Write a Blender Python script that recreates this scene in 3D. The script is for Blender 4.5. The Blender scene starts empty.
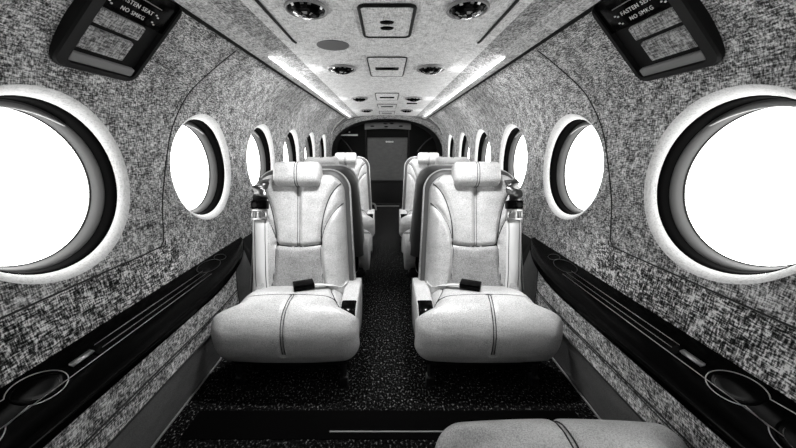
import bpy, bmesh, math, random
import numpy as np
from mathutils import Vector, Matrix

random.seed(7)
SC = bpy.context.scene
COL = SC.collection
H = 0.826            # eye height above the cabin floor
PI = math.pi

# ------------------------------------------------------------------ materials
def new_mat(name):
    m = bpy.data.materials.new(name); m.use_nodes = True
    nt = m.node_tree
    b = nt.nodes['Principled BSDF']
    return m, nt, b

def grey(v): return (v, v, v, 1)

def plain(name, v, rough=0.5, metal=0.0, spec=0.5, coat=0.0):
    m, nt, b = new_mat(name)
    b.inputs['Base Color'].default_value = grey(v)
    b.inputs['Roughness'].default_value = rough
    b.inputs['Metallic'].default_value = metal
    b.inputs['Specular IOR Level'].default_value = spec
    b.inputs['Coat Weight'].default_value = coat
    return m

def tex_noise(nt, scale_vec, scale, detail=2.0, rough=0.5):
    tc = nt.nodes.new('ShaderNodeTexCoord')
    mp = nt.nodes.new('ShaderNodeMapping'); mp.inputs['Scale'].default_value = scale_vec
    nt.links.new(tc.outputs['Object'], mp.inputs['Vector'])
    n = nt.nodes.new('ShaderNodeTexNoise')
    n.inputs['Scale'].default_value = scale; n.inputs['Detail'].default_value = detail
    n.inputs['Roughness'].default_value = rough
    nt.links.new(mp.outputs['Vector'], n.inputs['Vector'])
    return n.outputs['Fac']

def ramp(nt, fac, stops):
    r = nt.nodes.new('ShaderNodeValToRGB')
    el = r.color_ramp.elements
    while len(el) < len(stops): el.new(0.5)
    for e, (p, v) in zip(el, stops):
        e.position = p; e.color = grey(v)
    nt.links.new(fac, r.inputs['Fac'])
    return r.outputs['Color']

def math_node(nt, op, a, b=None):
    n = nt.nodes.new('ShaderNodeMath'); n.operation = op
    for i, v in enumerate((a, b)):
        if v is None: continue
        if isinstance(v, (int, float)): n.inputs[i].default_value = v
        else: nt.links.new(v, n.inputs[i])
    return n.outputs[0]

def bump(nt, b, h, strength, dist):
    bp = nt.nodes.new('ShaderNodeBump')
    bp.inputs['Strength'].default_value = strength; bp.inputs['Distance'].default_value = dist
    nt.links.new(h, bp.inputs['Height']); nt.links.new(bp.outputs['Normal'], b.inputs['Normal'])

def fabric(name, axis_a, axis_b, stops, fine=330.0, lng=72.0):
    """slubby two-tone linen; axis_a / axis_b are the thread directions (0 x, 1 y, 2 z)"""
    m, nt, b = new_mat(name)
    sa = [fine]*3; sa[axis_a] = lng
    sb = [fine]*3; sb[axis_b] = lng
    na = tex_noise(nt, sa, 1.0, 2.0, 0.6)
    nb = tex_noise(nt, sb, 1.0, 2.0, 0.6)
    nc = tex_noise(nt, (30, 30, 30), 1.0, 2.0)
    s = math_node(nt, 'ADD', math_node(nt, 'MULTIPLY', na, 0.5), math_node(nt, 'MULTIPLY', nb, 0.5))
    s = math_node(nt, 'ADD', s, math_node(nt, 'MULTIPLY', math_node(nt, 'SUBTRACT', nc, 0.5), 0.22))
    c = ramp(nt, s, stops)
    nt.links.new(c, b.inputs['Base Color'])
    b.inputs['Roughness'].default_value = 0.9
    b.inputs['Specular IOR Level'].default_value = 0.15
    bump(nt, b, s, 0.5, 0.002)
    return m

WALL_STOPS = [(0.39, 0.025), (0.46, 0.15), (0.53, 0.40), (0.61, 0.82)]
LOWER_STOPS = [(0.41, 0.005), (0.475, 0.08), (0.535, 0.36), (0.595, 0.88)]
M_wall = fabric('linen_wall', 1, 2, WALL_STOPS)
M_wall_low = fabric('linen_wall_lower', 1, 2, LOWER_STOPS, 270.0, 60.0)
M_ceil = fabric('linen_headliner', 0, 1, [(0.34, 0.30), (0.48, 0.62), (0.62, 0.85)])
M_strip = fabric('linen_headliner_border', 0, 1, [(0.38, 0.04), (0.48, 0.22), (0.62, 0.60)])
M_low = fabric('linen_lower_panel', 1, 2, [(0.38, 0.008), (0.45, 0.12), (0.53, 0.42), (0.60, 0.88)])
M_pad = fabric('linen_pad', 1, 0, [(0.38, 0.06), (0.48, 0.20), (0.62, 0.50)])
M_surround = fabric('daylit_linen_surround', 1, 2, [(0.36, 0.62), (0.48, 0.80), (0.62, 0.88)])  # wall linen made paler: window light on the reveals is put into the colour

def leather(name, lo, hi, rough=0.42, grain=0.35):
    m, nt, b = new_mat(name)
    g = tex_noise(nt, (420, 420, 420), 1.0, 2.0)
    w = tex_noise(nt, (14, 14, 30), 1.0, 3.0)
    c = ramp(nt, math_node(nt, 'ADD', math_node(nt, 'MULTIPLY', g, 0.75), math_node(nt, 'MULTIPLY', w, 0.25)),
             [(0.36, lo), (0.60, hi)])
    nt.links.new(c, b.inputs['Base Color'])
    b.inputs['Roughness'].default_value = rough
    b.inputs['Specular IOR Level'].default_value = 0.45
    hgt = math_node(nt, 'ADD', math_node(nt, 'MULTIPLY', g, 0.25), w)
    bump(nt, b, hgt, grain, 0.006)
    return m
M_leather = leather('pale_leather', 0.27, 0.55, 0.36)
M_perf = leather('perforated_leather', 0.14, 0.38, 0.5, 0.5)
M_panel = leather('grey_leather_panel', 0.10, 0.20, 0.55)
M_door = leather('dark_leather', 0.05, 0.11, 0.5)
M_header = plain('header_grey', 0.11, 0.5)
M_seam = plain('dark_seam', 0.012, 0.7)
M_shell = plain('seat_shell_dark', 0.05, 0.45)
M_black = plain('black_gloss', 0.0010, 0.14, spec=0.045)
M_blackm = plain('black_matte', 0.004, 0.65, spec=0.2)
M_dgrey = plain('dark_grey_plastic', 0.012, 0.5, spec=0.2)
M_grey = plain('grey_plastic', 0.20, 0.45)
M_seal = plain('black_rubber', 0.0012, 0.8, spec=0.02)
M_disc = plain('flat_grey_cover', 0.10, 0.6)
M_rail = plain('pale_plastic', 0.6, 0.40)
M_cove = fabric('linen_rail', 0, 1, [(0.38, 0.16), (0.48, 0.40), (0.62, 0.72)])
M_metal = plain('brushed_metal', 0.55, 0.30, 1.0)
M_dmetal = plain('dark_metal', 0.12, 0.35, 1.0)
M_webb = plain('pale_webbing', 0.62, 0.7)
M_white = plain('white_print', 0.65, 0.6)
M_ring = plain('window_inner_ring', 0.075, 0.55, spec=0.2)

def carpet():
    m, nt, b = new_mat('dark_carpet')
    n = tex_noise(nt, (150, 110, 150), 1.0, 3.0, 0.65)
    c = ramp(nt, n, [(0.48, 0.001), (0.59, 0.012), (0.70, 0.28)])
    nt.links.new(c, b.inputs['Base Color'])
    b.inputs['Roughness'].default_value = 0.95
    b.inputs['Specular IOR Level'].default_value = 0.05
    bump(nt, b, n, 1.0, 0.008)
    return m
M_carpet = carpet()

def glass():
    m = bpy.data.materials.new('window_glass'); m.use_nodes = True
    nt = m.node_tree; nt.nodes.clear()
    o = nt.nodes.new('ShaderNodeOutputMaterial')
    t = nt.nodes.new('ShaderNodeBsdfTransparent'); t.inputs['Color'].default_value = grey(0.96)
    g = nt.nodes.new('ShaderNodeBsdfGlossy'); g.inputs['Roughness'].default_value = 0.02
    mx = nt.nodes.new('ShaderNodeMixShader'); mx.inputs['Fac'].default_value = 0.06
    nt.links.new(t.outputs[0], mx.inputs[1]); nt.links.new(g.outputs[0], mx.inputs[2])
    nt.links.new(mx.outputs[0], o.inputs['Surface'])
    return m
M_glass = glass()

# ------------------------------------------------------------------ helpers
def obj(name, bm, mat, parent=None, smooth=True, matrix=None):
    me = bpy.data.meshes.new(name)
    bmesh.ops.recalc_face_normals(bm, faces=bm.faces)
    if matrix is not None: bm.transform(matrix)
    bm.to_mesh(me); bm.free()
    for mm in (mat if isinstance(mat, (list, tuple)) else [mat]): me.materials.append(mm)
    if smooth:
        me.polygons.foreach_set('use_smooth', [True]*len(me.polygons))
    o = bpy.data.objects.new(name, me); COL.objects.link(o)
    if parent: o.parent = parent
    return o

def flat_edges(o, angle=40):
    """keep creases crisp on box-like shapes"""
    me = o.data
    bm = bmesh.new(); bm.from_mesh(me)
    for e in bm.edges:
        if len(e.link_faces) == 2 and e.calc_face_angle(0) > math.radians(angle): e.smooth = False
    bm.to_mesh(me); bm.free()
    return o

def empty(name, loc=(0, 0, 0), rz=0.0):
    o = bpy.data.objects.new(name, None); COL.objects.link(o)
    o.location = loc; o.rotation_euler = (0, 0, rz); o.empty_display_size = 0.05
    return o

def tag(o, label, cat, group=None):
    o['label'] = label; o['category'] = cat
    if group: o['group'] = group
    return o

def struct(o):
    o['kind'] = 'structure'; return o

def copy_tree(o, parent=None):
    c = o.copy(); COL.objects.link(c)
    if parent: c.parent = parent
    for ch in list(o.children): copy_tree(ch, c)
    return c

def add_box(bm, lo, hi, bev=0.0, seg=2):
    r = bmesh.ops.create_cube(bm, size=1.0)
    vs = r['verts']
    for v in vs:
        v.co = Vector([lo[i] + (v.co[i] + 0.5)*(hi[i]-lo[i]) for i in range(3)])
    if bev > 0:
        es = list({e for v in vs for e in v.link_edges})
        bmesh.ops.bevel(bm, geom=es, offset=bev, segments=seg, profile=0.5, affect='EDGES')
    return bm

def box(lo, hi, bev=0.0, seg=2): return add_box(bmesh.new(), lo, hi, bev, seg)

def add_grid(bm, P, closed_u=False):
    """P[i][j] -> points; faces between neighbours"""
    V = [[bm.verts.new(p) for p in row] for row in P]
    n = len(V)
    for i in range(n if closed_u else n-1):
        a, b = V[i], V[(i+1) % n]
        for j in range(len(a)-1):
            bm.faces.new((a[j], a[j+1], b[j+1], b[j]))
    return V

def add_tube(bm, pts, r, n=8, cap=True):
    pts = [Vector(p) for p in pts]
    rings = []
    up = None
    for i, p in enumerate(pts):
        t = (pts[min(i+1, len(pts)-1)] - pts[max(i-1, 0)]).normalized()
        if up is None:
            up = Vector((0, 0, 1)) if abs(t.z) < 0.9 else Vector((1, 0, 0))
        a = t.cross(up).normalized(); up = a.cross(t).normalized()
        rr = r[i] if isinstance(r, (list, tuple)) else r
        rings.append([bm.verts.new(p + a*math.cos(2*PI*k/n)*rr + up*math.sin(2*PI*k/n)*rr) for k in range(n)])
    for i in range(len(rings)-1):
        for k in range(n):
            bm.faces.new((rings[i][k], rings[i][(k+1) % n], rings[i+1][(k+1) % n], rings[i+1][k]))
    if cap:
        bm.faces.new(rings[0][::-1]); bm.faces.new(rings[-1])
    return bm

def tube(pts, r, n=8): return add_tube(bmesh.new(), pts, r, n)

def add_ribbon(bm, pts, width_dir, w, th, nrm):
    """flat strap with real thickness; width_dir, nrm: per point or constant vectors"""
    rows = []
    for i, p in enumerate(pts):
        wd = Vector(width_dir[i] if isinstance(width_dir, list) else width_dir).normalized()
        nn = Vector(nrm[i] if isinstance(nrm, list) else nrm).normalized()
        p = Vector(p)
        rows.append([p - wd*w/2 - nn*th/2, p + wd*w/2 - nn*th/2, p + wd*w/2 + nn*th/2, p - wd*w/2 + nn*th/2])
    V = [[bm.verts.new(q) for q in r] for r in rows]
    for i in range(len(V)-1):
        for k in range(4):
            bm.faces.new((V[i][k], V[i][(k+1) % 4], V[i+1][(k+1) % 4], V[i+1][k]))
    bm.faces.new(V[0][::-1]); bm.faces.new(V[-1])
    return bm

def catmull(pts, n=8):
    pts = [np.array(p, float) for p in pts]
    out = []
    for i in range(len(pts)-1):
        p0 = pts[max(i-1, 0)]; p1 = pts[i]; p2 = pts[i+1]; p3 = pts[min(i+2, len(pts)-1)]
        for k in range(n):
            t = k/n
            out.append(0.5*((2*p1) + (-p0+p2)*t + (2*p0-5*p1+4*p2-p3)*t*t + (-p0+3*p1-3*p2+p3)*t**3))
    out.append(pts[-1])
    return out

def seg_dist(U, V, poly):
    """distance of points (U,V arrays) to a polyline"""
    best = np.full(np.shape(U), 1e9)
    for (a, b), (c, d) in zip(poly[:-1], poly[1:]):
        dx, dy = c-a, d-b
        L = dx*dx+dy*dy + 1e-12
        t = np.clip(((U-a)*dx+(V-b)*dy)/L, 0, 1)
        best = np.minimum(best, np.hypot(U-a-t*dx, V-b-t*dy))
    return best

# ------------------------------------------------------------------ cabin section
PROF = catmull([(0.490, 0.352), (0.520, 0.328), (0.565, 0.296), (0.625, 0.243), (0.676, 0.172), (0.706, 0.080), (0.720, -0.02),
                (0.724, -0.10), (0.724, -0.20), (0.720, -0.30), (0.714, -0.38), (0.710, -0.45)], 12)
_pz = np.array([p[1] for p in PROF])[::-1]; _px = np.array([p[0] for p in PROF])[::-1]
def PX(z): return float(np.interp(z, _pz, _px))
def wall_pt(side, d, z, out=0.0):
    e = 0.004
    nx = Vector((PX(z-e)-PX(z+e), 2*e)).normalized()      # (d x, d z) tangent pointing up is (-nx.x, ..)
    n = Vector((nx.y, nx.x)) if True else None            # outward normal in (x, z)
    return Vector((side*(PX(z)+n.x*out), d, z + n.y*out + H))

WIN_D = [0.668+0.583*k for k in range(-1, 6)]
WZ, WR = -0.090, 0.203
CELL = 0.583/2
D0, D1 = -1.10, 4.05
D_FIRST = WIN_D[0]-CELL
ZB, ZT = -0.45, 0.351
Z_lo, Z_hi = WZ-0.226, WZ+0.226
NA = 72

def wall_mesh(side):
    bm = bmesh.new()
    zs_hi = list(np.linspace(Z_hi, ZT, 16)); zs_lo = list(np.linspace(ZB, Z_lo, 8))
    for zs in (zs_hi, zs_lo):
        ds = np.linspace(D0, D1, 40)
        add_grid(bm, [[wall_pt(side, d, z) for z in zs] for d in ds])
    end = WIN_D[-1]+CELL
    add_grid(bm, [[wall_pt(side, d, z) for z in np.linspace(Z_lo, Z_hi, 20)] for d in np.linspace(end, D1, 6)])
    add_grid(bm, [[wall_pt(side, d, z) for z in np.linspace(Z_lo, Z_hi, 20)] for d in np.linspace(D0, D_FIRST, 8)])
    for dc in WIN_D:
        P = []
        for k in range(NA):
            a = 2*PI*k/NA + PI/4
            ca, sa = math.cos(a), math.sin(a)
            # snap onto the rectangle
            q = min(CELL/abs(ca) if abs(ca) > 1e-9 else 9, 0.226/abs(sa) if abs(sa) > 1e-9 else 9)
            row = []
            for t in np.linspace(0, 1, 7):
                x = (1-t)*WR*ca + t*q*ca; y = (1-t)*WR*sa + t*q*sa
                row.append(wall_pt(side, dc+x, WZ+y))
            P.append(row)
        # exact corners
        for cx, cy in ((1, 1), (-1, 1), (-1, -1), (1, -1)):
            k = min(range(NA), key=lambda i: (P[i][-1]-wall_pt(side, dc+cx*CELL, WZ+cy*0.226)).length)
            P[k][-1] = wall_pt(side, dc+cx*CELL, WZ+cy*0.226)
        add_grid(bm, P, closed_u=True)
    bmesh.ops.remove_doubles(bm, verts=bm.verts, dist=1e-5)
    for f in bm.faces:
        c = f.calc_center_median()
        if c.z-H < Z_lo and c.y < 0.95: f.material_index = 1
    return bm
struct(obj('wall_left', wall_mesh(-1), [M_wall, M_wall_low]))
struct(obj('wall_right', wall_mesh(1), [M_wall, M_wall_low]))

def ring_rows(side, dc, stations, n=72):
    """stations: (radius, outward offset)"""
    rows = []
    for k in range(n):
        a = 2*PI*k/n
        row = []
        for r, o in stations:
            r = r*0.976
            d, z = dc + r*math.cos(a), WZ + r*math.sin(a)
            base = wall_pt(side, d, z)
            w = min(1.0, o/0.05) if o > 0 else 0.0
            xflat = PX(WZ)
            x = (1-w)*PX(z) + w*xflat
            row.append(Vector((side*(x+o), d, z+H)))
        rows.append(row)
    return rows

def lathe_window(side, dc, stations, name, mat, parent):
    bm = bmesh.new(); add_grid(bm, ring_rows(side, dc, stations), closed_u=True)
    return obj(name, bm, mat, parent)

def make_window(side, dc, idx):
    root = empty('window_%d' % idx, (side*PX(WZ), dc, WZ+H)); struct(root)
    inv = Matrix.Translation(-root.location)
    def L(o): o.data.transform(inv); return o
    L(lathe_window(side, dc, [(0.2095, -0.0005), (0.206, 0.0005), (0.2015, 0.003), (0.197, 0.007), (0.193, 0.012), (0.1905, 0.017), (0.190, 0.021)], 'window_surround', M_surround, root))
    L(lathe_window(side, dc, [(0.190, 0.020), (0.187, 0.021), (0.1855, 0.034), (0.184, 0.050)], 'window_seal', M_seal, root))
    L(lathe_window(side, dc, [(0.185, 0.049), (0.181, 0.050), (0.177, 0.064), (0.172, 0.080), (0.174, 0.084)], 'window_ring', M_ring, root))
    bm = bmesh.new()
    rows = ring_rows(side, dc, [(0.173, 0.079), (0.10, 0.079), (0.03, 0.079)])
    V = add_grid(bm, rows, closed_u=True)
    bm.faces.new([r[-1] for r in V])
    L(obj('window_pane', bm, M_glass, root, smooth=False))
    # thin crescent standing for the window ring's underside at the top of the opening
    bm = bmesh.new()
    rows = []
    for k in range(25):
        a = math.radians(50 + 80*k/24)
        dr = 0.011*math.sin(PI*k/24)**0.7 + 0.0008
        row = []
        for r, o in ((0.1755, 0.050), (0.1755-dr*0.5, 0.047), (0.1755-dr, 0.050), (0.1755-dr, 0.054), (0.1755, 0.056)):
            row.append(Vector((side*(PX(WZ)+o), dc+r*math.cos(a), WZ+r*math.sin(a)+H)))
        rows.append(row)
    add_grid(bm, rows)
    L(obj('window_crescent', bm, M_grey, root))
    # gasket line against the pane
    bm = bmesh.new()
    rr_ = [r[0] for r in ring_rows(side, dc, [(0.1725, 0.078)])]
    add_tube(bm, rr_ + [rr_[0]], 0.0016, 5)
    L(obj('window_gasket', bm, M_blackm, root))
    # daylight sampling portal in the opening
    ld = bpy.data.lights.new('window_portal', 'AREA'); ld.shape = 'DISK'; ld.size = 0.34
    ld.cycles.is_portal = True
    lo = bpy.data.objects.new('window_portal', ld); COL.objects.link(lo)
    lo.location = (side*(PX(WZ)+0.095), dc, WZ+H)
    lo.rotation_euler = (0, side*PI/2, 0)      # area lights shine along local -Z
    return root
n = 1
for side in (-1, 1):
    for dc in WIN_D:
        make_window(side, dc, n); n += 1

# ------------------------------------------------------------------ ceiling, rails
TR = [1]
def trim(bm, mat, smooth=True):
    o = struct(obj('trim_%d' % TR[0], bm, mat, smooth=smooth)); TR[0] += 1
    return o

CP = catmull([(0.0, 0.352), (0.15, 0.351), (0.27, 0.349), (0.33, 0.347), (0.36, 0.344)], 4)
full = [(-x, z) for x, z in CP[::-1]] + [(x, z) for x, z in CP[1:]]
bm = bmesh.new()
add_grid(bm, [[Vector((x, d, z+H)) for x, z in full] for d in np.linspace(D0, D1, 40)])
struct(obj('ceiling', bm, M_ceil))
for s in (-1, 1):
    sp = catmull([(0.36, 0.344), (0.40, 0.339), (0.425, 0.334)], 4)
    bm = bmesh.new()
    add_grid(bm, [[Vector((s*x, d, z+H)) for x, z in sp] for d in np.linspace(D0, D1, 30)])
    trim(bm, M_strip)
    rp = catmull([(0.425, 0.334), (0.445, 0.325), (0.468, 0.318), (0.484, 0.318), (0.489, 0.324), (0.486, 0.332)], 5)
    bm = bmesh.new()
    add_grid(bm, [[Vector((s*x, d, z+H)) for x, z in rp] for d in np.linspace(D0, D1, 30)])
    trim(bm, M_cove)
    # black strip closing the gap behind the rail, painted in as its shadow
    bm = bmesh.new()
    gp = [(0.487, 0.330), (0.492, 0.337), (0.505, 0.337), (0.5155, 0.3305), (0.519, 0.3275)]
    add_grid(bm, [[Vector((s*x, d, z+H)) for x, z in gp] for d in np.linspace(D0, D1, 30)])
    trim(bm, M_blackm)
    # black groove in the headliner near the camera
    bm = tube([(s*0.322, d, 0.3465+H) for d in (-1.2, -0.4, 0.2, 0.8, 1.19)] + [(s*0.318, 1.205, 0.3465+H)], 0.0045, 8)
    trim(bm, M_blackm)

# wall seams
def seam_line(side, pts, r=0.0022):
    P = [wall_pt(side, d, z, -0.0005) for d, z in catmull(pts, 8)]
    trim(tube(P, r, 6), M_seam)
for s in (-1, 1):
    seam_line(s, [(-1.3, -0.312), (0.0, -0.312), (0.6, -0.313), (0.90, -0.314), (0.945, -0.306), (0.960, -0.28), (0.985, -0.18), (1.03, -0.06), (1.065, 0.04), (1.125, 0.155), (1.185, 0.25), (1.205, 0.322)])
    seam_line(s, [(0.962, -0.30), (0.955, -0.314), (0.92, -0.315)], 0.002)

# ------------------------------------------------------------------ lower side panels and floor
LIPX, LIPZ = 0.585, -0.478
LEDGE_T = [tuple(p) for p in catmull([(D0, 1), (-0.6, 1), (0.0, 1), (0.5, 1), (0.8, 1), (0.95, 1.0), (1.05, 0.96), (1.15, 0.86), (1.25, 0.70), (1.33, 0.50), (1.40, 0.28), (1.44, 0.10)], 4)]
def ledge_section(t):
    """t 0..1: 1 = full width, 0 = pinched against the wall"""
    xo, zo = 0.713, -0.432
    xi = xo - (xo-LIPX)*t; zi = zo + (LIPZ-zo)*t
    return xo, zo, xi, zi
def lip(d):
    t = float(np.interp(d, [p[0] for p in LEDGE_T], [min(p[1], 1.0) for p in LEDGE_T]))
    if d > 1.45: t = 0.05
    xo, zo, xi, zi = ledge_section(t)
    return xi+0.003, zi-0.012
def low_pt(s, d, f):
    """f 0 at the ledge lip .. 1 at the foot of the fabric"""
    xi, zi = lip(d); xb, zb = 0.614, -0.640
    b = 0.012*math.sin(PI*f)
    return Vector((s*(xi+(xb-xi)*f+b*(1 if xi < xb else 0)*0.3), d, zi+(zb-zi)*f+H))
for s, nm in ((-1, 'left'), (1, 'right')):
    bm = bmesh.new()
    add_grid(bm, [[low_pt(s, d, f) for f in np.linspace(0, 1, 7)] for d in np.linspace(D0, 1.17, 40)])
    trim(bm, M_low)
    bm = bmesh.new()
    add_grid(bm, [[low_pt(s, d, f) for f in np.linspace(0, 1, 7)] for d in np.linspace(1.17, 1.36, 16)])
    trim(bm, M_panel)
    bm = bmesh.new()
    add_grid(bm, [[low_pt(s, d, f) for f in np.linspace(0, 1, 7)] for d in list(np.linspace(1.36, 1.5, 10)) + [2.0, 3.0, D1]])
    trim(bm, M_blackm)  # side panel continued in black for the shadow between seats and wall
    bm = bmesh.new()
    pr = [(0.613, -0.638), (0.630, -0.70), (0.650, -0.77), (0.668, -0.83)]
    add_grid(bm, [[Vector((s*x, d, z+H)) for x, z in pr] for d in np.linspace(D0, D1, 30)])
    struct(obj('baseboard_%s' % nm, bm, M_panel))
    # welted seam at the foot of the fabric, stitch line inside it
    for f, r in ((1.0, 0.0035), (0.60, 0.0028), (0.665, 0.0018)):
        trim(tube([low_pt(s, d, f) for d in np.linspace(-1.3, 1.17, 20)], r, 6), M_seam)
    trim(tube([low_pt(s, 1.17, f) for f in np.linspace(0, 1, 7)], 0.002, 6), M_seam)
    # stitched metal edge strip along the carpet
    bm = bmesh.new()
    add_box(bm, (s*0.6575-0.0025, -0.2, 0.003), (s*0.6575+0.0025, 1.2, 0.009), 0.001)
    trim(bm, M_grey, smooth=False)
bm = bmesh.new()
add_grid(bm, [[Vector((x, d, 0)) for x in np.linspace(-0.69, 0.69, 12)] for d in np.linspace(D0, 4.45, 40)])
struct(obj('floor', bm, M_carpet))
# carpet joint with a thin metal strip across it
trim(box((-0.60, 0.715, 0.0), (0.60, 0.815, 0.0025), 0.001), M_seal, False)
trim(box((-0.170, 0.735, 0.002), (0.170, 0.739, 0.006), 0.0008), M_grey, False)

# ------------------------------------------------------------------ armrest ledges
def make_ledge(s, label):
    root = empty('armrest_ledge', (s*0.65, 0.3, LIPZ+H-0.01))
    tag(root, label, 'ledge', 'black armrest ledges under the windows')
    inv = Matrix.Translation(-root.location)
    rows = []
    for d, t in LEDGE_T:
        xo, zo, xi, zi = ledge_section(min(t, 1.0))
        m = lambda f: (xo+(xi-xo)*f, zo+(zi-zo)*f)
        pr = [(xo+0.012, zo-0.055), (xo+0.012, zo+0.002), m(0.06), m(0.3), m(0.6), m(0.86)]
        a = m(0.95); pr += [(a[0], a[1]-0.0015), (xi, zi-0.006), (xi+0.001, zi-0.016), (xi+0.008, zi-0.030), (xi+0.03*t, zi-0.05)]
        rows.append([Vector((s*x, d, z+H)) for x, z in pr])
    bm = bmesh.new(); add_grid(bm, rows)
    bmesh.ops.holes_fill(bm, edges=bm.edges)
    o = obj('ledge_body', bm, M_black, root, matrix=inv); flat_edges(o, 50)
    def top(d, f, up=0.0015):
        xo, zo, xi, zi = ledge_section(1.0)
        return Vector((s*(xo+(xi-xo)*f), d, zo+(zi-zo)*f+up+H))
    # folding table lid let into the ledge
    bm = bmesh.new()
    lid = [top(d, f, 0.003) for d, f in ((0.60, 0.34), (1.04, 0.34), (1.04, 0.56), (0.60, 0.56))]
    low = [p - Vector((0, 0, 0.004)) for p in lid]
    V = [bm.verts.new(p) for p in lid]; W = [bm.verts.new(p) for p in low]
    bm.faces.new(V); bm.faces.new(W[::-1])
    for i in range(4): bm.faces.new((V[i], W[i], W[(i+1) % 4], V[(i+1) % 4]))
    obj('table_lid', bm, M_black, root, smooth=False, matrix=inv)
    for f, d0_, r in ((0.57, 0.40, 0.0008), (0.33, 0.62, 0.0006), (0.46, 0.62, 0.0005)):
        obj('lid_edge', tube([top(d, f, 0.003) for d in (d0_, 0.7, 0.8, 0.95, 1.05)], r, 6), M_metal, root, matrix=inv)
    bm = bmesh.new()
    P = [top(d, f, 0.006) for d, f in ((0.555, 0.36), (0.605, 0.36), (0.605, 0.44), (0.555, 0.44))]
    Q = [p - Vector((0, 0, 0.006)) for p in P]
    V = [bm.verts.new(p) for p in P]; W = [bm.verts.new(p) for p in Q]
    bm.faces.new(V); bm.faces.new(W[::-1])
    for i in range(4): bm.faces.new((V[i], W[i], W[(i+1) % 4], V[(i+1) % 4]))
    bmesh.ops.bevel(bm, geom=list(bm.edges), offset=0.0015, segments=2, affect='EDGES')
    l = obj('lid_latch', bm, M_metal, root, matrix=inv); l['label'] = 'silver latch on the black lid'
    # double cup holder: figure-eight rim around two wells
    def eight(c1, r1, c2, r2, n=40):
        pts = []
        for (c, r), (a0, a1) in (((c1, r1), (0.62, 2*PI-0.62)), ((c2, r2), (PI+0.62, 3*PI-0.62))):
            for k in range(n):
                a = a0 + (a1-a0)*k/(n-1)
                pts.append((c + r*math.cos(a), 0.38 + r*math.sin(a)*6.2))
        return pts
    pts = eight(0.375, 0.055, 0.495, 0.044)
    P = [top(d, f, 0.002) for d, f in pts]
    cup = obj('cup_holder', tube(P + [P[0]], 0.0010, 6), M_metal, root, matrix=inv)
    cup['label'] = 'thin bright figure-eight rim of the cup holder'
    for c, r in ((0.375, 0.048), (0.495, 0.038)):
        bm = bmesh.new()
        rows = []
        for k in range(40):
            a = 2*PI*k/40
            rows.append([top(c + q*r*math.cos(a), 0.38 + q*r*math.sin(a)*6.2, dz) for q, dz in ((1.0, 0.0018), (0.96, 0.0012), (0.90, 0.0008), (0.5, 0.0006), (0.02, 0.0006))])
        add_grid(bm, rows, closed_u=True)
        w = obj('cup_well', bm, M_black, cup, matrix=inv)
        bm = bmesh.new()
        add_tube(bm, [top(c + 0.8*r*math.cos(a), 0.38 + 0.8*r*math.sin(a)*6.2, 0.0015) for a in np.linspace(0.3, 2.6, 24)], 0.0007, 5)
        obj('well_edge', bm, M_dmetal, cup, matrix=inv)
    # small dish at the far end
    P = [top(1.10 + 0.065*math.cos(a), 0.30 + 0.20*math.sin(a), 0.002) for a in np.linspace(0, 2*PI, 30)]
    obj('dish_rim', tube(P, 0.0013, 6), M_dmetal, root, matrix=inv)
    P = [top(1.19 + 0.03*math.cos(a), 0.26 + 0.14*math.sin(a), 0.002) for a in np.linspace(0, 2*PI, 20)]
    obj('dish_rim', tube(P, 0.001, 6), M_dmetal, root, matrix=inv)
    return root
make_ledge(-1, 'glossy black armrest ledge with cup holder along the left wall')
make_ledge(1, 'glossy black armrest ledge with cup holder along the right wall')

# ------------------------------------------------------------------ seats
BH = 0.462                       # backrest height
def bw(v):
    t = v/BH
    return 0.190 - 0.024*t
A_SEAM = catmull([(0.158, 0.420), (0.142, 0.402), (0.118, 0.365), (0.099, 0.310), (0.088, 0.25), (0.083, 0.187)], 6)
B_SEAM = catmull([(0.166, 0.345), (0.140, 0.315), (0.116, 0.280), (0.096, 0.235), (0.086, 0.187), (0.087, 0.13), (0.094, 0.065), (0.106, 0.004)], 6)
H_SEAM = catmull([(-0.084, 0.186), (-0.05, 0.181), (0.0, 0.179), (0.05, 0.181), (0.084, 0.186)], 4)
C_SEAM = [(-0.0045, v) for v in np.linspace(0.435, 0.18, 24)]; C2_SEAM = [(0.0045, v) for v in np.linspace(0.435, 0.18, 24)]
BACK_SEAMS = [A_SEAM, B_SEAM, [(-a, b) for a, b in A_SEAM], [(-a, b) for a, b in B_SEAM], H_SEAM, C_SEAM, C2_SEAM]
def bolster_limit(V):
    bu = np.array([p[0] for p in B_SEAM]); bv = np.array([p[1] for p in B_SEAM])
    o = np.argsort(bv)
    return np.interp(V, bv[o], bu[o])
def back_front(U, V):
    """how far the front face stands proud of the back plane"""
    U = np.asarray(U, float); V = np.asarray(V, float)
    w = bw(V)
    e = np.minimum(np.minimum(w-np.abs(U), BH-V), V+0.02)
    r = np.clip(e/0.045, 0, 1)
    f = 0.078*np.sqrt(np.clip(1-(1-r)**2, 0, 1))
    lim = bolster_limit(V)
    out = np.clip((np.abs(U)-lim)/0.03, 0, 1)
    f = f + 0.026*np.sin(out*PI/2)*r
    f = f + 0.010*np.exp(-((V-0.12)/0.09)**2)*np.clip(1-np.abs(U)/0.09, 0, 1)
    for s in BACK_SEAMS:
        d = seg_dist(U, V, s)
        f = f - 0.011*np.exp(-(d/0.0085)**2)*np.clip(r*1.2, 0, 1)
    return f

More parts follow.
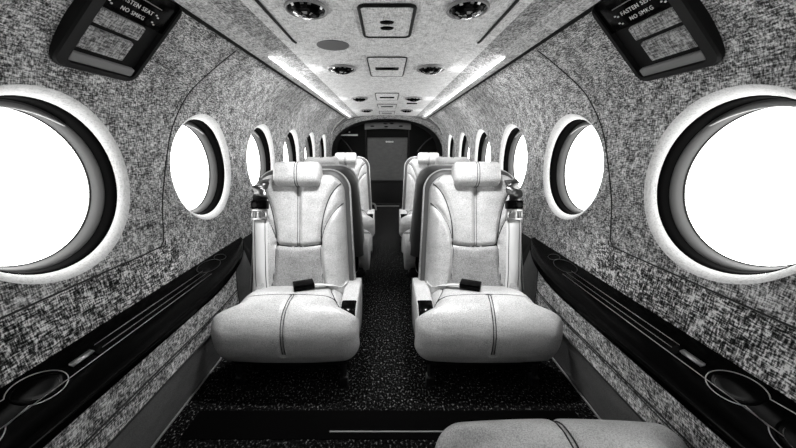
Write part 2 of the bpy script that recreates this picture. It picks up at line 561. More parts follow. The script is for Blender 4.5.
def back_mesh():
    bm = bmesh.new()
    ns, nt_ = 92, 108
    S = np.concatenate([[-1.0], np.sin(np.linspace(-PI/2, PI/2, ns)*0.985), [1.0]])
    T = np.linspace(0, 1, nt_)
    rr = 0.075
    P = []
    Us, Vs = [], []
    for t in T:
        v = t*BH
        w = bw(v)
        if v > BH-rr:
            w = w - rr + math.sqrt(max(rr*rr-(v-(BH-rr))**2, 0))
        Us.append(S*w); Vs.append(np.full(len(S), v))
    U = np.array(Us); V = np.array(Vs)
    # edge distance respects the rounded top corners
    F = back_front(U, V)
    edge = np.minimum((1-np.abs(np.array([S]*len(T))))*np.max(U, axis=1)[:, None], BH-V)
    F = np.minimum(F, 0.1*np.sqrt(np.clip(1-(1-np.clip(edge/0.05, 0, 1))**2, 0, 1)))
    P = [[Vector((U[i][j], -F[i][j], V[i][j])) for j in range(len(S))] for i in range(len(T))]
    Vv = add_grid(bm, P)
    bm.faces.ensure_lookup_table()
    for fc in bm.faces:
        c = fc.calc_center_median()
        if c.z < 0.178 and abs(c.x) < float(bolster_limit(c.z))-0.002: fc.material_index = 1
    return bm

def shell_mesh():
    bm = bmesh.new()
    rows = []
    N = 40
    prof = []
    for k in range(N+1):                      # outline of the shell seen from the front
        prof.append(k/N)
    def outline(off):
        w0, w1, hgt, r = 0.207+off, 0.185+off, BH+0.018+off, 0.085
        pts = [(w0, -0.02)]
        for a in np.linspace(0, PI/2, 12):
            pts.append((w1-r+r*math.cos(a), hgt-r+r*math.sin(a)))
        return pts + [(-x, z) for x, z in pts[::-1]]
    for off, y in ((-0.022, -0.012), (-0.002, -0.012), (0.002, -0.006), (0.003, 0.02), (0.0, 0.05), (-0.02, 0.066), (-0.06, 0.072)):
        rows.append([Vector((x, y, z)) for x, z in outline(off)])
    V = add_grid(bm, rows)
    bm.faces.new(V[-1])
    return bm

def rail_mesh():
    w0, w1, hgt, r = 0.207, 0.185, BH+0.018, 0.085
    pts = [(w0, 0.0, 0.0)]
    for a in np.linspace(0, PI/2, 12):
        pts.append((w1-r+r*math.cos(a), 0.0, hgt-r+r*math.sin(a)))
    pts = pts + [(-x, y, z) for x, y, z in pts[::-1]]
    return tube(pts, 0.0075, 8)

def pillow(w, h, d, seam=True):
    bm = bmesh.new()
    rows = []
    n, m_ = 36, 49
    for j in range(m_):
        t = -1 + 2*j/(m_-1)
        x = w/2*math.copysign(1-(1-abs(t))**1.6 if False else abs(t), t)
        e = max(0.0, (abs(t)-0.80)/0.20)
        k = (max(1-e*e, 0.0)**0.5)*0.55+0.45 if e < 1 else 0.45
        g = 1 - 0.035*math.exp(-(x/0.006)**2)
        row = []
        for i in range(n):
            a = 2*PI*i/n
            ca, sa = math.cos(a), math.sin(a)
            sx = math.copysign(abs(ca)**0.75, ca); sz = math.copysign(abs(sa)**0.75, sa)
            row.append(Vector((x, d/2*sx*k*g, h/2*sz*k*g)))
        rows.append(row)
    V = add_grid(bm, [[r[i] for r in rows] for i in range(n)], closed_u=True)
    bm.faces.new([V[i][0] for i in range(n)]); bm.faces.new([V[i][-1] for i in range(n)])
    return bm

def cushion_profile(ext=0.0):
    return catmull([(0.115+ext, 0.268-0.05*ext), (0.05+ext*0.6, 0.288), (-0.02, 0.309), (-0.075, 0.320), (-0.115, 0.320), (-0.155, 0.307), (-0.187, 0.280), (-0.204, 0.242),
                    (-0.204, 0.195), (-0.188, 0.150), (-0.150, 0.116), (0.0, 0.108), (0.115+ext, 0.108)], 6)

def cushion_tools(ext=0.0):
    P = np.array(cushion_profile(ext))
    s = np.concatenate([[0], np.cumsum(np.hypot(np.diff(P[:, 0]), np.diff(P[:, 1])))])
    T = np.gradient(P, axis=0); T /= np.linalg.norm(T, axis=1)[:, None]
    Nn = np.stack([T[:, 1], -T[:, 0]], axis=1)            # inward
    c = P.mean(axis=0)
    if np.sum((c-P[len(P)//2])*Nn[len(P)//2]) < 0: Nn = -Nn
    def at_y(y):
        i = np.argmin(np.where(P[:, 1] > 0.2, np.abs(P[:, 0]-y), 9))
        return s[i]
    s0 = at_y(-0.098)
    s_front = at_y(-0.2); s_bot = s_front + 0.085
    s_rear = 0.01
    seams = [
        catmull([(-0.165, s0+0.004), (-0.08, s0), (0.08, s0), (0.165, s0+0.004)], 5),
        catmull([(0.010, s0), (0.004, s0+0.05), (0.0, s0+0.10), (0.0, s_bot)], 5),
        catmull([(0.016+0.003, s0), (0.0125, s0+0.05), (0.0085, s0+0.10), (0.0085, s_bot)], 5),
        catmull([(-0.118, s_rear), (-0.132, s0-0.07), (-0.165, s0+0.004), (-0.215, s0+0.03)], 5),
        catmull([(0.118, s_rear), (0.132, s0-0.07), (0.160, s0+0.004), (0.185, s0+0.03)], 5),
    ]
    if ext > 0: seams = seams[1:3]
    def width(y):
        t = min(max((y+0.178)/0.055, 0), 1); t = t*t*(3-2*t)
        return 0.243 - 0.066*t
    def point(x, si, push=0.0):
        """on the surface at lateral x (metres) and arclength si"""
        y = np.interp(si, s, P[:, 0]); z = np.interp(si, s, P[:, 1])
        ny = np.interp(si, s, Nn[:, 0]); nz = np.interp(si, s, Nn[:, 1])
        w = width(y)
        R = 0.055
        q = max(0.0, (abs(x)-(w-R))/R); q = min(q, 1.0)
        e = R*(1-math.sqrt(max(1-q*q, 0.0)))*0.95
        e -= 0.010*(1-min(abs(x)/w, 1)**2)                  # crown
        e -= push
        return y+ny*e, z+nz*e
    return P, s, seams, width, point

def cushion_mesh(ext=0.0):
    P, s, seams, width, point = cushion_tools(ext)
    ss = np.linspace(0, s[-1], 120)
    us = np.sin(np.linspace(-PI/2, PI/2, 97))
    X = np.array([[u*width(np.interp(si, s, P[:, 0])) for u in us] for si in ss])
    Sg = np.array([[si]*len(us) for si in ss])
    G = np.zeros_like(X)
    for q in seams: G += 0.0055*np.exp(-(seg_dist(X, Sg, q)/0.005)**2)
    rows = []
    for i in range(len(ss)):
        row = []
        for j in range(len(us)):
            y, z = point(X[i][j], ss[i], -G[i][j])
            row.append(Vector((X[i][j], y, z)))
        rows.append(row)
    bm = bmesh.new()
    V = add_grid(bm, rows)
    bm.faces.new([r[0] for r in V][::-1]); bm.faces.new([r[-1] for r in V])
    return bm

MESHES = {}
def mesh_obj(key, maker, name, mat, parent, **kw):
    """parts of copies share mesh data"""
    if key not in MESHES:
        o = obj(name, maker(), mat, parent, **kw); MESHES[key] = o.data; return o
    o = bpy.data.objects.new(name, MESHES[key]); COL.objects.link(o); o.parent = parent
    return o

def add_arm(root, k, x0, x1):
    def arm_body():
        bm = bmesh.new()
        pr = [(0.10, 0.302), (0.02, 0.303), (-0.08, 0.297), (-0.105, 0.294), (-0.13, 0.283), (-0.150, 0.262), (-0.160, 0.235), (-0.150, 0.20), (-0.10, 0.14), (0.06, 0.12), (0.11, 0.19), (0.12, 0.27)]
        L = []
        for y, z in pr: L.append((y, z))
        xs = [(x0, 0.007), (x0+0.002, 0.003), (x0+0.008, 0.0), (x1-0.008, 0.0), (x1-0.002, 0.003), (x1, 0.007)]
        cy = sum(p[0] for p in L)/len(L); cz = sum(p[1] for p in L)/len(L)
        rows = []
        for x, ins in xs:
            row = []
            for y, z in L + [L[0]]:
                d = Vector((y-cy, z-cz)); d = d - d.normalized()*ins
                row.append(Vector((x, cy+d.x, cz+d.y)))
            rows.append(row)
        V = add_grid(bm, rows)
        bm.faces.new(V[0][:-1]); bm.faces.new(V[-1][:-1])
        bmesh.ops.remove_doubles(bm, verts=bm.verts, dist=1e-5)
        return bm
    am = mesh_obj('am'+k, arm_body, 'armrest', M_leather, root)
    flat_edges(am, 55)
    def arm_cap():
        bm = bmesh.new()
        pr = [(-0.084, 0.298), (-0.107, 0.296), (-0.132, 0.285), (-0.146, 0.272)]
        rows = []
        for x, up in ((x0+0.004, -0.004), (x0+0.006, 0.0015), (x0+0.012, 0.004), (x1-0.012, 0.004), (x1-0.006, 0.0015), (x1-0.004, -0.004)):
            rows.append([Vector((x, y-up*0.6, z+up*0.6)) for y, z in pr])
        add_grid(bm, rows)
        return bm
    c = mesh_obj('ac'+k, arm_cap, 'armrest_cap', M_black, am); c['label'] = 'black gloss cap at the armrest end'
    def plate():
        bm = bmesh.new()
        add_box(bm, (x0+0.005, -0.168, 0.242), (x1-0.005, -0.148, 0.264), 0.003)
        return bm
    c = mesh_obj('pl'+k, plate, 'recline_lever', M_metal, am); c['label'] = 'silver lever under the black cap'

LEAN = math.atan2(0.125, 0.475)
def make_seat(arm, ext=0.0, recline=0.0, belts=True):
    """seat facing -Y; arm = +1 / -1: aisle side in local x"""
    root = empty('passenger_seat')
    k = '%+d%.2f' % (arm, ext)
    cu = mesh_obj('cu%.2f' % ext, lambda: cushion_mesh(ext), 'seat_cushion', M_leather, root)
    P, s, seams, width, point = cushion_tools(ext)
    for i, q in enumerate(seams):
        mesh_obj('cs%d%.2f' % (i, ext), lambda q=q: tube([(x,) + tuple(point(x, si, -0.0042)) for x, si in q], 0.0016, 6), 'seam', M_seam, cu)
    B = Matrix.Translation((0, 0.072+ext, 0.262)) @ Matrix.Rotation(-(LEAN+recline), 4, 'X')
    bk = mesh_obj('bk%.2f' % ext, back_mesh, 'backrest', [M_leather, M_perf], root, matrix=B)
    for i, q in enumerate(BACK_SEAMS):
        mesh_obj('bs%d%.2f' % (i, ext), lambda q=q: tube([(u, -(float(back_front(u, v))-0.0004), v) for u, v in q if v > 0.003], 0.0015 if q in (C_SEAM, C2_SEAM) else 0.0028, 6), 'seam', M_seam, bk, matrix=B)
    mesh_obj('sh%.2f' % ext, shell_mesh, 'back_shell', M_shell, root, matrix=B)
    mesh_obj('rl%.2f' % ext, rail_mesh, 'back_rim', M_leather, root, matrix=B)
    HB = B @ Matrix.Translation((0, -0.068, BH-0.010))
    hr = mesh_obj('hr%.2f' % ext, lambda: pillow(0.176, 0.095, 0.090), 'headrest', M_leather, root, matrix=HB)
    for x in (-0.0045, 0.0045):
        mesh_obj('hq%.2f%.4f' % (ext, x), lambda x=x: tube([(x, -0.0445*math.copysign(abs(math.cos(t))**0.75, math.cos(t))*0.975, 0.0475*math.copysign(abs(math.sin(t))**0.75, math.sin(t))*0.975) for t in np.linspace(-1.6, 1.6, 30)], 0.0016, 6), 'seam', M_seam, hr, matrix=HB)
    for x in (-0.05, 0.05):
        mesh_obj('hs%.2f%.2f' % (ext, x), lambda x=x: tube([(x, 0.02, 0.02), (x, 0.05, 0.01), (x, 0.062, -0.05)], 0.008, 8), 'headrest_post', M_dmetal, root, matrix=HB)
    # aisle armrest
    a = arm or 1
    def xr(x0, x1): return (min(a*x0, a*x1), max(a*x0, a*x1))
    x0, x1 = xr(0.176, 0.234)
    if arm: add_arm(root, k, x0, x1)
    # base and legs
    def base():
        bm = bmesh.new()
        add_box(bm, (-0.20, -0.150, 0.085), (0.20, 0.10+ext, 0.135), 0.008)
        add_box(bm, (-0.16, -0.10, 0.03), (0.16, 0.08+ext, 0.09), 0.006)
        return bm
    mesh_obj('ba%.2f' % ext, base, 'seat_base', M_blackm, root)
    for i, (lx, ly) in enumerate(((-0.185, -0.135), (0.185, -0.135), (-0.185, 0.08+ext), (0.185, 0.08+ext))):
        def leg(lx=lx, ly=ly):
            bm = bmesh.new()
            add_tube(bm, [(lx, ly, 0.10), (lx, ly, 0.03)], 0.009, 10)
            add_box(bm, (lx-0.013, ly-0.016, 0.0), (lx+0.013, ly+0.016, 0.034), 0.004)
            return bm
        flat_edges(mesh_obj('lg%d%.2f' % (i, ext), leg, 'leg', M_dmetal, root), 40)
    if belts:
        # shoulder strap hanging on the window side of the backrest
        sx = -a*0.128
        def strap():
            bm = bmesh.new()
            pts = catmull([(sx, -0.110, 0.285), (sx, -0.112, 0.24), (sx, -0.108, 0.15), (sx, -0.104, 0.08), (sx, -0.090, 0.0)], 6)
            add_ribbon(bm, pts, (1, 0, 0), 0.054, 0.003, (0, 1, 0))
            return bm
        st = mesh_obj('st'+k, strap, 'shoulder_strap', M_webb, root, matrix=B)
        for e in (-0.019, 0.019):
            mesh_obj('se%s%.3f' % (k, e), lambda e=e: tube([(sx+e, p[1]-0.002, p[2]) for p in catmull([(sx, -0.110, 0.285), (sx, -0.112, 0.24), (sx, -0.108, 0.15), (sx, -0.104, 0.08), (sx, -0.090, 0.0)], 6)], 0.0012, 5), 'strap_stitching', M_seam, st, matrix=B)
        def buckle():
            bm = bmesh.new()
            add_box(bm, (sx-0.029, -0.128, 0.318), (sx+0.029, -0.098, 0.350), 0.005)
            return bm
        flat_edges(mesh_obj('bu'+k, buckle, 'buckle', M_black, st, matrix=B), 40)
        def tongue():
            bm = bmesh.new()
            def fr(x0_, x1_, z0, z1, y0=-0.120, y1=-0.112, t=0.007):
                add_box(bm, (x0_, y0, z0), (x1_, y1, z0+t), 0.0015)
                add_box(bm, (x0_, y0, z1-t), (x1_, y1, z1), 0.0015)
                add_box(bm, (x0_, y0, z0+t), (x0_+t, y1, z1-t), 0.0015)
                add_box(bm, (x1_-t, y0, z0+t), (x1_, y1, z1-t), 0.0015)
            fr(sx-0.029, sx+0.029, 0.278, 0.317)
            return bm
        flat_edges(mesh_obj('tg'+k, tongue, 'buckle_frame', M_metal, st, matrix=B), 40)
        def guide():
            bm = bmesh.new()
            pts = catmull([(sx-0.004, -0.108, 0.345), (sx+0.004, -0.118, 0.368), (sx-0.003, -0.112, 0.390), (sx+0.002, -0.100, 0.412), (sx, -0.075, 0.432), (sx, -0.040, 0.440)], 6)
            n_ = len(pts)
            add_ribbon(bm, pts, [(1, 0.5*math.sin(i*0.5), 0.15*math.sin(i*0.8)) for i in range(n_)], 0.050, 0.004, [(0, 1, 1.6*max(0, i/n_-0.5))for i in range(n_)])
            return bm
        mesh_obj('gd'+k, guide, 'belt_guide', M_dmetal, st, matrix=B)
        # lap belt lying on the cushion, buckle inboard of the middle
        def lap():
            bm = bmesh.new()
            def on(x, y, up):
                i = np.argmin(np.where(P[:, 1] > 0.2, np.abs(P[:, 0]-y), 9))
                yy, zz = point(x, s[i], up); return (x, yy, zz)
            pts = [on(a*0.065, -0.046, 0.016), on(a*0.10, -0.030, 0.014), on(a*0.14, -0.008, 0.013), on(a*0.160, 0.018, 0.020), (a*0.178, 0.045, 0.312)]
            add_ribbon(bm, [Vector(p) for p in catmull(pts, 5)], (-a*0.45, 1, -0.25), 0.036, 0.003, (0, 0.3, 1))
            return bm
        lb = mesh_obj('lb'+k, lap, 'lap_belt', M_webb, root)
        def lbuck():
            bm = box((-0.036, -0.023, -0.011), (0.036, 0.023, 0.011), 0.004)
            i = np.argmin(np.where(P[:, 1] > 0.2, np.abs(P[:, 0]+0.055), 9))
            yy, zz = point(a*0.040, s[i], 0.016)
            bm.transform(Matrix.Translation((a*0.040, yy, zz)) @ Matrix.Rotation(a*0.40, 4, 'Z') @ Matrix.Rotation(0.05, 4, 'X'))
            return bm
        flat_edges(mesh_obj('bb'+k, lbuck, 'buckle', M_black, lb), 40)
    return root

SX = 0.337
def place(o, x, y, rz, label):
    o.location = (x, y, 0); o.rotation_euler = (0, 0, rz)
    tag(o, label, 'seat', 'pale leather cabin seats')
    return o
seatL = make_seat(+1)          # arm on local +x
seatR = make_seat(-1)          # arm on local -x
place(seatL, -SX, 1.07, 0, 'pale leather seat facing us, left of the aisle, nearest on that side')
place(seatR, SX, 1.07, 0, 'pale leather seat facing us, right of the aisle, nearest on that side')
place(copy_tree(seatR), -SX, 1.75, PI, 'leather seat turned away behind the nearest left seat, mostly hidden by it')
place(copy_tree(seatL), SX, 1.75, PI, 'leather seat turned away behind the nearest right seat, mostly hidden by it')
place(copy_tree(seatL), -SX, 2.47, 0, 'far left leather seat facing us beside the dark cockpit partition')
place(copy_tree(seatR), SX, 2.47, 0, 'far right leather seat facing us beside the dark cockpit partition')
fg = make_seat(0, ext=0.30, recline=0.25, belts=False)
place(fg, 0.335, 0.318, PI, 'foreground seat at the bottom edge, only its grey cushion front showing')

# ------------------------------------------------------------------ overhead sign panels
def text_mesh(body, size):
    cu = bpy.data.curves.new('sign_text', 'FONT'); cu.body = body; cu.size = size
    cu.align_x = 'CENTER'; cu.align_y = 'CENTER'; cu.extrude = 0.0004; cu.space_character = 1.15
    o = bpy.data.objects.new('tmp_text', cu); COL.objects.link(o)
    bpy.context.view_layer.update()
    me = bpy.data.meshes.new_from_object(o.evaluated_get(bpy.context.evaluated_depsgraph_get()))
    bpy.data.objects.remove(o)
    return me

def make_sign(side, label):
    zl, zh = 0.162, 0.336
    d0, d1 = 0.680, 0.893
    pl = Vector((side*PX(zl), 0, zl)); ph = Vector((side*PX(zh), 0, zh))
    up = (ph-pl); hgt = up.length; up.normalize()
    # viewer's right when looking at the wall
    right = Vector((0, 1, 0)) if side < 0 else Vector((0, -1, 0))
    nrm = right.cross(up).normalized()
    w = d1-d0
    cen = (pl+ph)/2 + Vector((0, (d0+d1)/2, H)) + nrm*(-0.006)
    R = Matrix((right, up, nrm)).transposed().to_4x4()
    root = empty('overhead_panel'); root.matrix_world = Matrix.Translation(cen) @ R
    tag(root, label, 'panel', 'black overhead sign panels')
    # local: x viewer's right, y up, z towards viewer; f = +1 when far side is local +x
    f = 1 if side < 0 else -1
    def X(a): return f*(-w/2 + a*w)               # a 0 near .. 1 far
    def Y(b): return -hgt/2 + b*hgt
    def bx(a0, a1, b0, b1, z0, z1, bev):
        xs = sorted((X(a0), X(a1)))
        return box((xs[0], Y(b0), z0), (xs[1], Y(b1), z1), bev)
    # rounded frame ring
    def rr(x0, x1, y0, y1, r, n=8):
        pts = []
        for cx, cy, a in ((x1-r, y1-r, 0), (x0+r, y1-r, PI/2), (x0+r, y0+r, PI), (x1-r, y0+r, 1.5*PI)):
            for t in np.linspace(0, PI/2, n): pts.append((cx+r*math.cos(a+t), cy+r*math.sin(a+t)))
        return pts
    bm = bmesh.new()
    o_ = (-w/2, w/2, -hgt/2, hgt/2)
    inn = sorted((X(0.13), X(0.95)))
    outer = rr(*o_, 0.026); inner = rr(inn[0], inn[1], Y(0.055), Y(0.985), 0.014)
    rows = [[Vector((x, y, -0.012)) for x, y in outer], [Vector((x, y, 0.009)) for x, y in outer],
            [Vector((x*0.97, y*0.97, 0.013)) for x, y in outer], [Vector((x, y, 0.011)) for x, y in inner], [Vector((x, y, -0.002)) for x, y in inner]]
    add_grid(bm, [[r[i] for r in rows] for i in range(len(outer))], closed_u=True)
    flat_edges(obj('panel_frame', bm, M_dgrey, root), 35)
    obj('panel_back', bx(0.10, 0.97, 0.04, 0.99, -0.014, -0.001, 0.0), M_blackm, root, smooth=False)
    # lower lip, two fabric pads, sign
    p = obj('panel_lip', bx(0.15, 0.93, 0.065, 0.155, -0.004, 0.009, 0.004), M_grey, root); p['label'] = 'grey lower lip'; flat_edges(p)
    p = obj('fabric_pad', bx(0.15, 0.70, 0.205, 0.425, -0.004, 0.008, 0.004), M_pad, root); p['label'] = 'large fabric pad'; flat_edges(p)
    p = obj('fabric_pad', bx(0.15, 0.72, 0.465, 0.615, -0.004, 0.008, 0.004), M_pad, root); p['label'] = 'small fabric pad'; flat_edges(p)
    sg = obj('sign_face', bx(0.13, 0.95, 0.635, 0.985, -0.004, 0.007, 0.002), M_black, root); flat_edges(sg)
    sg['label'] = 'black lit-sign face with two lines of lettering'
    for body, b, sz in (('FASTEN SEAT', 0.775, 0.0135), ('NO SMKG', 0.695, 0.0130)):
        me = text_mesh(body, sz); me.materials.append(M_white)
        t = bpy.data.objects.new('sign_lettering', me); COL.objects.link(t); t.parent = sg
        t.location = (X(0.46), Y(b), 0.0076)
        for q in (0.19, 0.74):                    # small pictogram pairs at both ends of the line
            for dx, dy in ((-0.0035, 0.002), (0.0035, -0.002)):
                c = (X(q)+dx, Y(b)+dy)
                obj('sign_symbol', box((c[0]-0.0022, c[1]-0.0016, 0.0070), (c[0]+0.0022, c[1]+0.0016, 0.0080)), M_white, sg, smooth=False)
    obj('sign_line', bx(0.36, 0.74, 0.850, 0.858, 0.006, 0.0078, 0.0), M_grey, sg, smooth=False)
    return root
make_sign(-1, 'black overhead sign panel with fabric pads above the near left window')
make_sign(1, 'black overhead sign panel with fabric pads above the near right window')

# ------------------------------------------------------------------ ceiling fittings
CZ = 0.3505 + H
def disc(bm, c, r0, r1, z0, z1, n=32, sy=1.0):
    rows = [[Vector((c[0]+r*math.cos(a), c[1]+r*sy*math.sin(a), z)) for r, z in ((r0, z0), (r1, z1))] for a in np.linspace(0, 2*PI, n, endpoint=False)]
    return add_grid(bm, rows, closed_u=True)

def make_reading_light():
    root = empty('reading_light')
    bm = bmesh.new()
    st = [(0.052, 0.004), (0.056, -0.004), (0.0545, -0.008), (0.051, -0.009), (0.048, -0.006), (0.046, 0.006)]
    add_grid(bm, [[Vector((r*math.cos(a), 1.12*r*math.sin(a), z)) for r, z in st] for a in np.linspace(0, 2*PI, 36, endpoint=False)], closed_u=True)
    obj('light_bezel', bm, M_grey, root)
    bm = bmesh.new()
    st = [(0.0475, -0.004), (0.042, -0.010), (0.034, -0.015), (0.024, -0.019), (0.013, -0.021), (0.002, -0.0215)]
    V = add_grid(bm, [[Vector((r*math.cos(a), 1.12*r*math.sin(a), z)) for r, z in st] for a in np.linspace(0, 2*PI, 30, endpoint=False)], closed_u=True)
    bm.faces.new([v[-1] for v in V])
    rnd = random.Random(5)
    for fc in bm.faces:
        if rnd.random() < 0.16: fc.material_index = 1
    obj('light_lens', bm, [M_black, M_metal], root, smooth=False)
    return root
rl = make_reading_light()
first = True
LIGHTS = [(-0.212, 0.930, 'nearest', 'left'), (0.212, 0.930, 'nearest', 'right'), (-0.212, 1.59, 'second', 'left'), (0.205, 1.59, 'second', 'right'),
          (-0.212, 2.55, 'third', 'left'), (0.205, 2.55, 'third', 'right'), (-0.212, 3.39, 'farthest', 'left'), (0.205, 3.39, 'farthest', 'right')]
for x, y, w, sd in LIGHTS:
    o = rl if first else copy_tree(rl); first = False
    o.location = (x, y, CZ); q_ = 1.0 if y < 1.2 else 1.2; o.scale = (q_, q_, q_)
    tag(o, 'round black reading light in the headliner, %s one %s of the centre panels' % (w, sd), 'light', 'reading lights in the headliner')

def make_hatch(y0, y1, hw, style, label):
    root = empty('ceiling_hatch', (0, (y0+y1)/2, CZ)); tag(root, label, 'hatch', 'pale hatches along the ceiling centre')
    L = (y1-y0)/2
    def rr(hx, hy, r, z, n=7):
        pts = []
        for cx, cy, a in ((hx-r, hy-r, 0), (-hx+r, hy-r, PI/2), (-hx+r, -hy+r, PI), (hx-r, -hy+r, 1.5*PI)):
            for t in np.linspace(0, PI/2, n): pts.append(Vector((cx+r*math.cos(a+t), cy+r*math.sin(a+t), z)))
        return pts
    bm = bmesh.new()
    pts = rr(hw, L, 0.018, -0.002)
    add_tube(bm, pts + [pts[0], pts[1]], 0.0052 if style == 'vents' else 0.0022, 6, cap=False)
    p = obj('hatch_edge', bm, M_blackm, root); p['label'] = 'black gap around the pale hatch'
    bm = bmesh.new()
    rows = [rr(hw-0.003, L-0.003, 0.016, 0.001), rr(hw-0.004, L-0.004, 0.016, -0.003), rr(hw-0.008, L-0.008, 0.013, -0.004)]
    V = add_grid(bm, [[r[i] for r in rows] for i in range(len(rows[0]))], closed_u=True)
    bm.faces.new([v[-1] for v in V])
    flat_edges(obj('hatch_lid', bm, M_ceil, root), 30)
    if style == 'vents':
        for yy in (-0.012, 0.034):
            bm = bmesh.new()
            V = disc(bm, (0.0, yy), 0.0215, 0.019, -0.0035, -0.007, 24, 0.62)
            bm.faces.new([v[-1] for v in V])
            obj('vent_hole', bm, M_black, root)
    else:
        obj('hatch_slot', box((-hw*0.66, -0.022, -0.008), (hw*0.66, 0.022, -0.003), 0.003), M_black, root)
    return root
make_hatch(0.912, 1.149, 0.074, 'vents', 'pale square ceiling hatch outlined in black with two round vents, nearest')
make_hatch(1.40, 1.763, 0.083, 'slot', 'pale ceiling hatch with one dark slot between the second pair of lights')
make_hatch(2.31, 2.66, 0.083, 'slot', 'small pale ceiling hatch with dark slot between the third pair of lights')
make_hatch(2.91, 3.21, 0.085, 'slot', 'pale ceiling hatch fourth from us, just beyond the third pair of lights')
make_hatch(3.50, 3.82, 0.085, 'slot', 'farthest pale ceiling hatch, just before the cockpit arch')

bm = bmesh.new()
V = disc(bm, (0, 0), 0.060, 0.057, 0.002, -0.003, 36)
bm.faces.new([v[-1] for v in V])
o = obj('ceiling_cover', bm, M_disc, smooth=False); o.location = (-0.196, 1.247, CZ)
tag(o, 'flat grey round cover in the headliner left of the centre panels', 'cover')
o = obj('ceiling_vent', box((-0.045, -0.02, -0.006), (0.045, 0.02, 0.003), 0.003), M_black); o.location = (0.215, 2.85, CZ)
tag(o, 'narrow black slot vent in the headliner beyond the third right reading light', 'vent')

# ------------------------------------------------------------------ cockpit end
def arch_pts(scale_x, ztop, zmid, n=40):
    """half-round arch from the floor over the top and down"""
    pts = []
    for a in np.linspace(0, PI, n):
        c, s_ = math.cos(a), math.sin(a)
        x = scale_x*math.copysign(abs(c)**0.85, c); z = zmid + (ztop-zmid)*abs(s_)**0.95
        pts.append((x, z))
    return [(scale_x*0.97, -0.45), (scale_x*0.99, -0.30)] + pts + [(-scale_x*0.99, -0.30), (-scale_x*0.97, -0.45)]
def cabin_pts(n=40):
    pts = []
    for a in np.linspace(0, PI, n):
        c, s_ = math.cos(a), math.sin(a)
        # walk the real section: radially cast
        best = None
        best = (0.724*math.copysign(abs(c)**0.72, c), -0.1 + 0.452*abs(s_)**0.80)
        pts.append(best)
    return [(0.712, -0.45), (0.722, -0.30)] + pts + [(-0.722, -0.30), (-0.712, -0.45)]
bm = bmesh.new()
A = cabin_pts(); Bp = arch_pts(0.712, 0.318, -0.10)
rows = []
for t in np.linspace(0, 1, 8):
    e = math.sin(t*PI/2)
    rows.append([Vector((x0+(x1-x0)*t, 3.98+0.12*e, z0+(z1-z0)*t+H)) for (x0, z0), (x1, z1) in zip(A, Bp)])
add_grid(bm, rows)
trim(bm, M_wall)
bm = bmesh.new()
rows = [[Vector((x*q, y, z+H)) for x, z in Bp] for q, y in ((1.0, 4.09), (0.985, 4.115), (0.985, 4.50))]
add_grid(bm, rows)
trim(bm, M_blackm)
wf = bmesh.new(); add_box(wf, (-0.80, 4.50, -0.02), (0.80, 4.54, 1.30))
struct(obj('wall_front', wf, M_blackm, smooth=False))
wb = bmesh.new(); add_box(wb, (-0.80, D0-0.05, -0.02), (0.80, D0-0.01, 1.30))
struct(obj('wall_back', wb, M_blackm, smooth=False))
# partition door in the opening
door = empty('door_1', (0.005, 4.34, 0.0)); struct(door)
obj('door_panel', box((-0.275, 0.0, 0.345), (0.275, 0.03, 0.925), 0.012, 3), M_door, door)
obj('door_lower_panel', box((-0.275, 0.0, 0.02), (0.275, 0.03, 0.325), 0.012, 3), M_blackm, door)
bm = bmesh.new()
add_box(bm, (-0.30, -0.012, 0.0), (-0.285, 0.02, 1.02), 0.003); add_box(bm, (0.285, -0.012, 0.0), (0.30, 0.02, 1.02), 0.003)
add_box(bm, (-0.285, -0.012, 0.327), (0.285, 0.0, 0.335), 0.002)
obj('door_frame', bm, M_dgrey, door, smooth=False)
bm = bmesh.new()
for x, r in ((-0.042, 0.013), (-0.020, 0.012), (0.0, 0.014), (0.020, 0.012), (0.042, 0.013)):
    bmesh.ops.create_uvsphere(bm, u_segments=12, v_segments=8, radius=r, matrix=Matrix.Translation((x+0.03, -0.006, 0.868)) @ Matrix.Diagonal((1, 0.5, 0.9, 1)))
obj('door_emblem', bm, M_rail, door)
bm = bmesh.new()
add_tube(bm, catmull([(0.19, -0.004, 0.66), (0.215, -0.012, 0.74), (0.25, -0.004, 0.80)], 6), 0.006, 8)
obj('door_pull', bm, M_dmetal, door)
# threshold strip
trim(box((-0.17, 4.22, 0.0), (0.17, 4.245, 0.010), 0.003), M_grey, False)
# header vent panel over the door
hp = empty('header_panel', (0.01, 4.22, 1.07)); tag(hp, 'grey vented header panel above the cockpit door', 'panel')
bm = bmesh.new()
add_grid(bm, [[Vector((x, y, z + 0.012*(1-(x/0.30)**2))) for y, z in ((0.05, -0.048), (0.0, -0.045), (-0.008, -0.02), (0.0, 0.015), (0.035, 0.035), (0.06, 0.036))] for x in np.linspace(-0.30, 0.30, 16)])
obj('header_body', bm, M_header, hp)
for x, z in ((-0.20, -0.015), (-0.02, -0.022), (0.17, -0.015), (-0.03, 0.018), (0.05, 0.018)):
    bm = bmesh.new()
    bmesh.ops.create_uvsphere(bm, u_segments=14, v_segments=8, radius=0.03, matrix=Matrix.Translation((x, -0.005, z+0.008)) @ Matrix.Diagonal((1.0, 0.3, 0.28, 1)))
    obj('vent_hole', bm, M_black, hp)
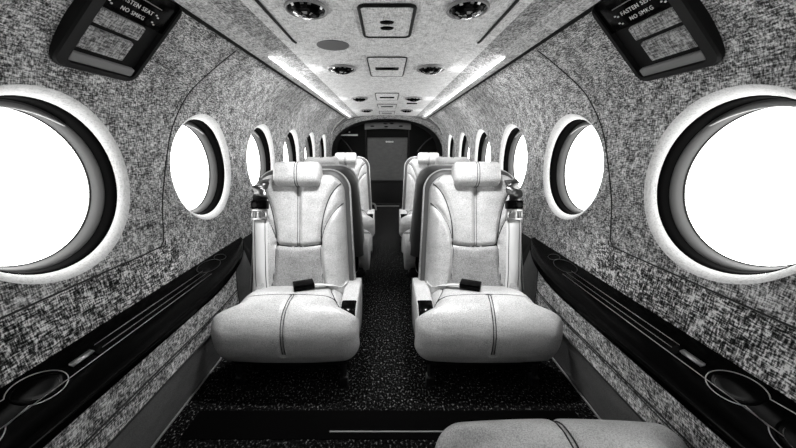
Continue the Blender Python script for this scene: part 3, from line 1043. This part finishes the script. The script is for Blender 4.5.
# cockpit details left and right of the door
o = obj('grab_bar', box((-0.115, -0.012, -0.010), (0.115, 0.012, 0.010), 0.004), M_rail); o.location = (-0.505, 4.30, 0.955)
tag(o, 'pale horizontal bar high in the dark cockpit left of the door', 'bar')
bm = bmesh.new(); bmesh.ops.create_uvsphere(bm, u_segments=12, v_segments=8, radius=0.011)
o = obj('indicator_lamp', bm, M_rail); o.location = (-0.50, 4.30, 0.992)
tag(o, 'tiny round pale lamp above the bar in the dark cockpit', 'lamp')
for sx_, p in ((-1, [(-0.64, 0.93), (-0.56, 0.85), (-0.48, 0.74)]), (1, [(0.62, 0.93), (0.52, 0.86), (0.42, 0.74)])):
    o = obj('cockpit_strut', tube([(x, 4.40, z) for x, z in catmull(p, 6)], 0.007, 8), M_dmetal)
    tag(o, 'thin slanting strut in the dark cockpit on the %s of the door' % ('left' if sx_ < 0 else 'right'), 'strut', 'cockpit struts')
o = obj('floor_rail', tube(catmull([(-0.26, 0, 0.085), (-0.20, 0, 0.095), (-0.155, 0, 0.075), (-0.145, 0, 0.02), (-0.145, 0, 0.004)], 6), 0.012, 8), M_grey)
o.location = (0.0, 3.95, 0.0)
tag(o, 'curved grey handle standing low on the aisle floor before the cockpit door', 'handle')

# ------------------------------------------------------------------ light
w = bpy.data.worlds.new('overcast_sky'); SC.world = w; w.use_nodes = True
bg = w.node_tree.nodes['Background']
bg.inputs['Color'].default_value = (1, 1, 0.985, 1); bg.inputs['Strength'].default_value = 5.2

def area(name, loc, rot, sx_, sy_, power):
    l = bpy.data.lights.new(name, 'AREA'); l.shape = 'RECTANGLE'; l.size = sx_; l.size_y = sy_; l.energy = power
    o = bpy.data.objects.new(name, l); COL.objects.link(o); o.location = loc; o.rotation_euler = rot
    return o
# spots added to light the seats from above; the fittings themselves stay dark
for x, y, p in ((-0.212, 0.93, 27), (0.212, 0.93, 27), (-0.212, 2.42, 20), (0.205, 2.42, 20)):
    l = bpy.data.lights.new('seat_fill_spot', 'SPOT'); l.energy = p; l.spot_size = math.radians(74); l.spot_blend = 1.0; l.shadow_soft_size = 0.04
    o = bpy.data.objects.new('seat_fill_spot', l); COL.objects.link(o); o.location = (x, y, CZ-0.03)
    v = Vector((math.copysign(0.32, x), y+0.14, 0.35)) - o.location
    o.rotation_euler = v.to_track_quat('-Z', 'Y').to_euler()

for x, y, p in ((-0.212, 1.59, 7), (0.205, 1.59, 7), (-0.212, 2.55, 7), (0.205, 2.55, 7), (-0.212, 3.39, 6), (0.205, 3.39, 6)):  # spots added to brighten the middle and far walls
    l = bpy.data.lights.new('wall_fill_spot', 'SPOT'); l.energy = p; l.spot_size = math.radians(130); l.spot_blend = 1.0; l.shadow_soft_size = 0.04
    o = bpy.data.objects.new('wall_fill_spot', l); COL.objects.link(o); o.location = (x, y, CZ-0.03)
    o.rotation_euler = Vector((math.copysign(0.72, x)-x, 0, -0.30)).to_track_quat('-Z', 'Y').to_euler()
# cove lamps tucked along the rails, washing the headliner
for s_ in (-1, 1):
    o = area('cove_lamp', (s_*0.452, 2.60, 0.316+H), (0, s_*math.radians(86), 0), 0.012, 2.6, 2.8)
# ------------------------------------------------------------------ camera
cd = bpy.data.cameras.new('camera'); cam = bpy.data.objects.new('camera', cd); COL.objects.link(cam)
cd.sensor_width = 36.0; cd.lens = 310/796*36; cd.clip_start = 0.02
cd.shift_x = 11/796
cam.location = (0, 0, H)
cam.rotation_euler = (PI/2 - math.atan(79/310), 0, 0)
SC.camera = cam

SC.view_settings.view_transform = 'Standard'
try: SC.view_settings.look = 'None'
except Exception: pass
SC.view_settings.gamma = 1.0
SC.view_settings.use_curve_mapping = False
SC.view_settings.exposure = 0.6
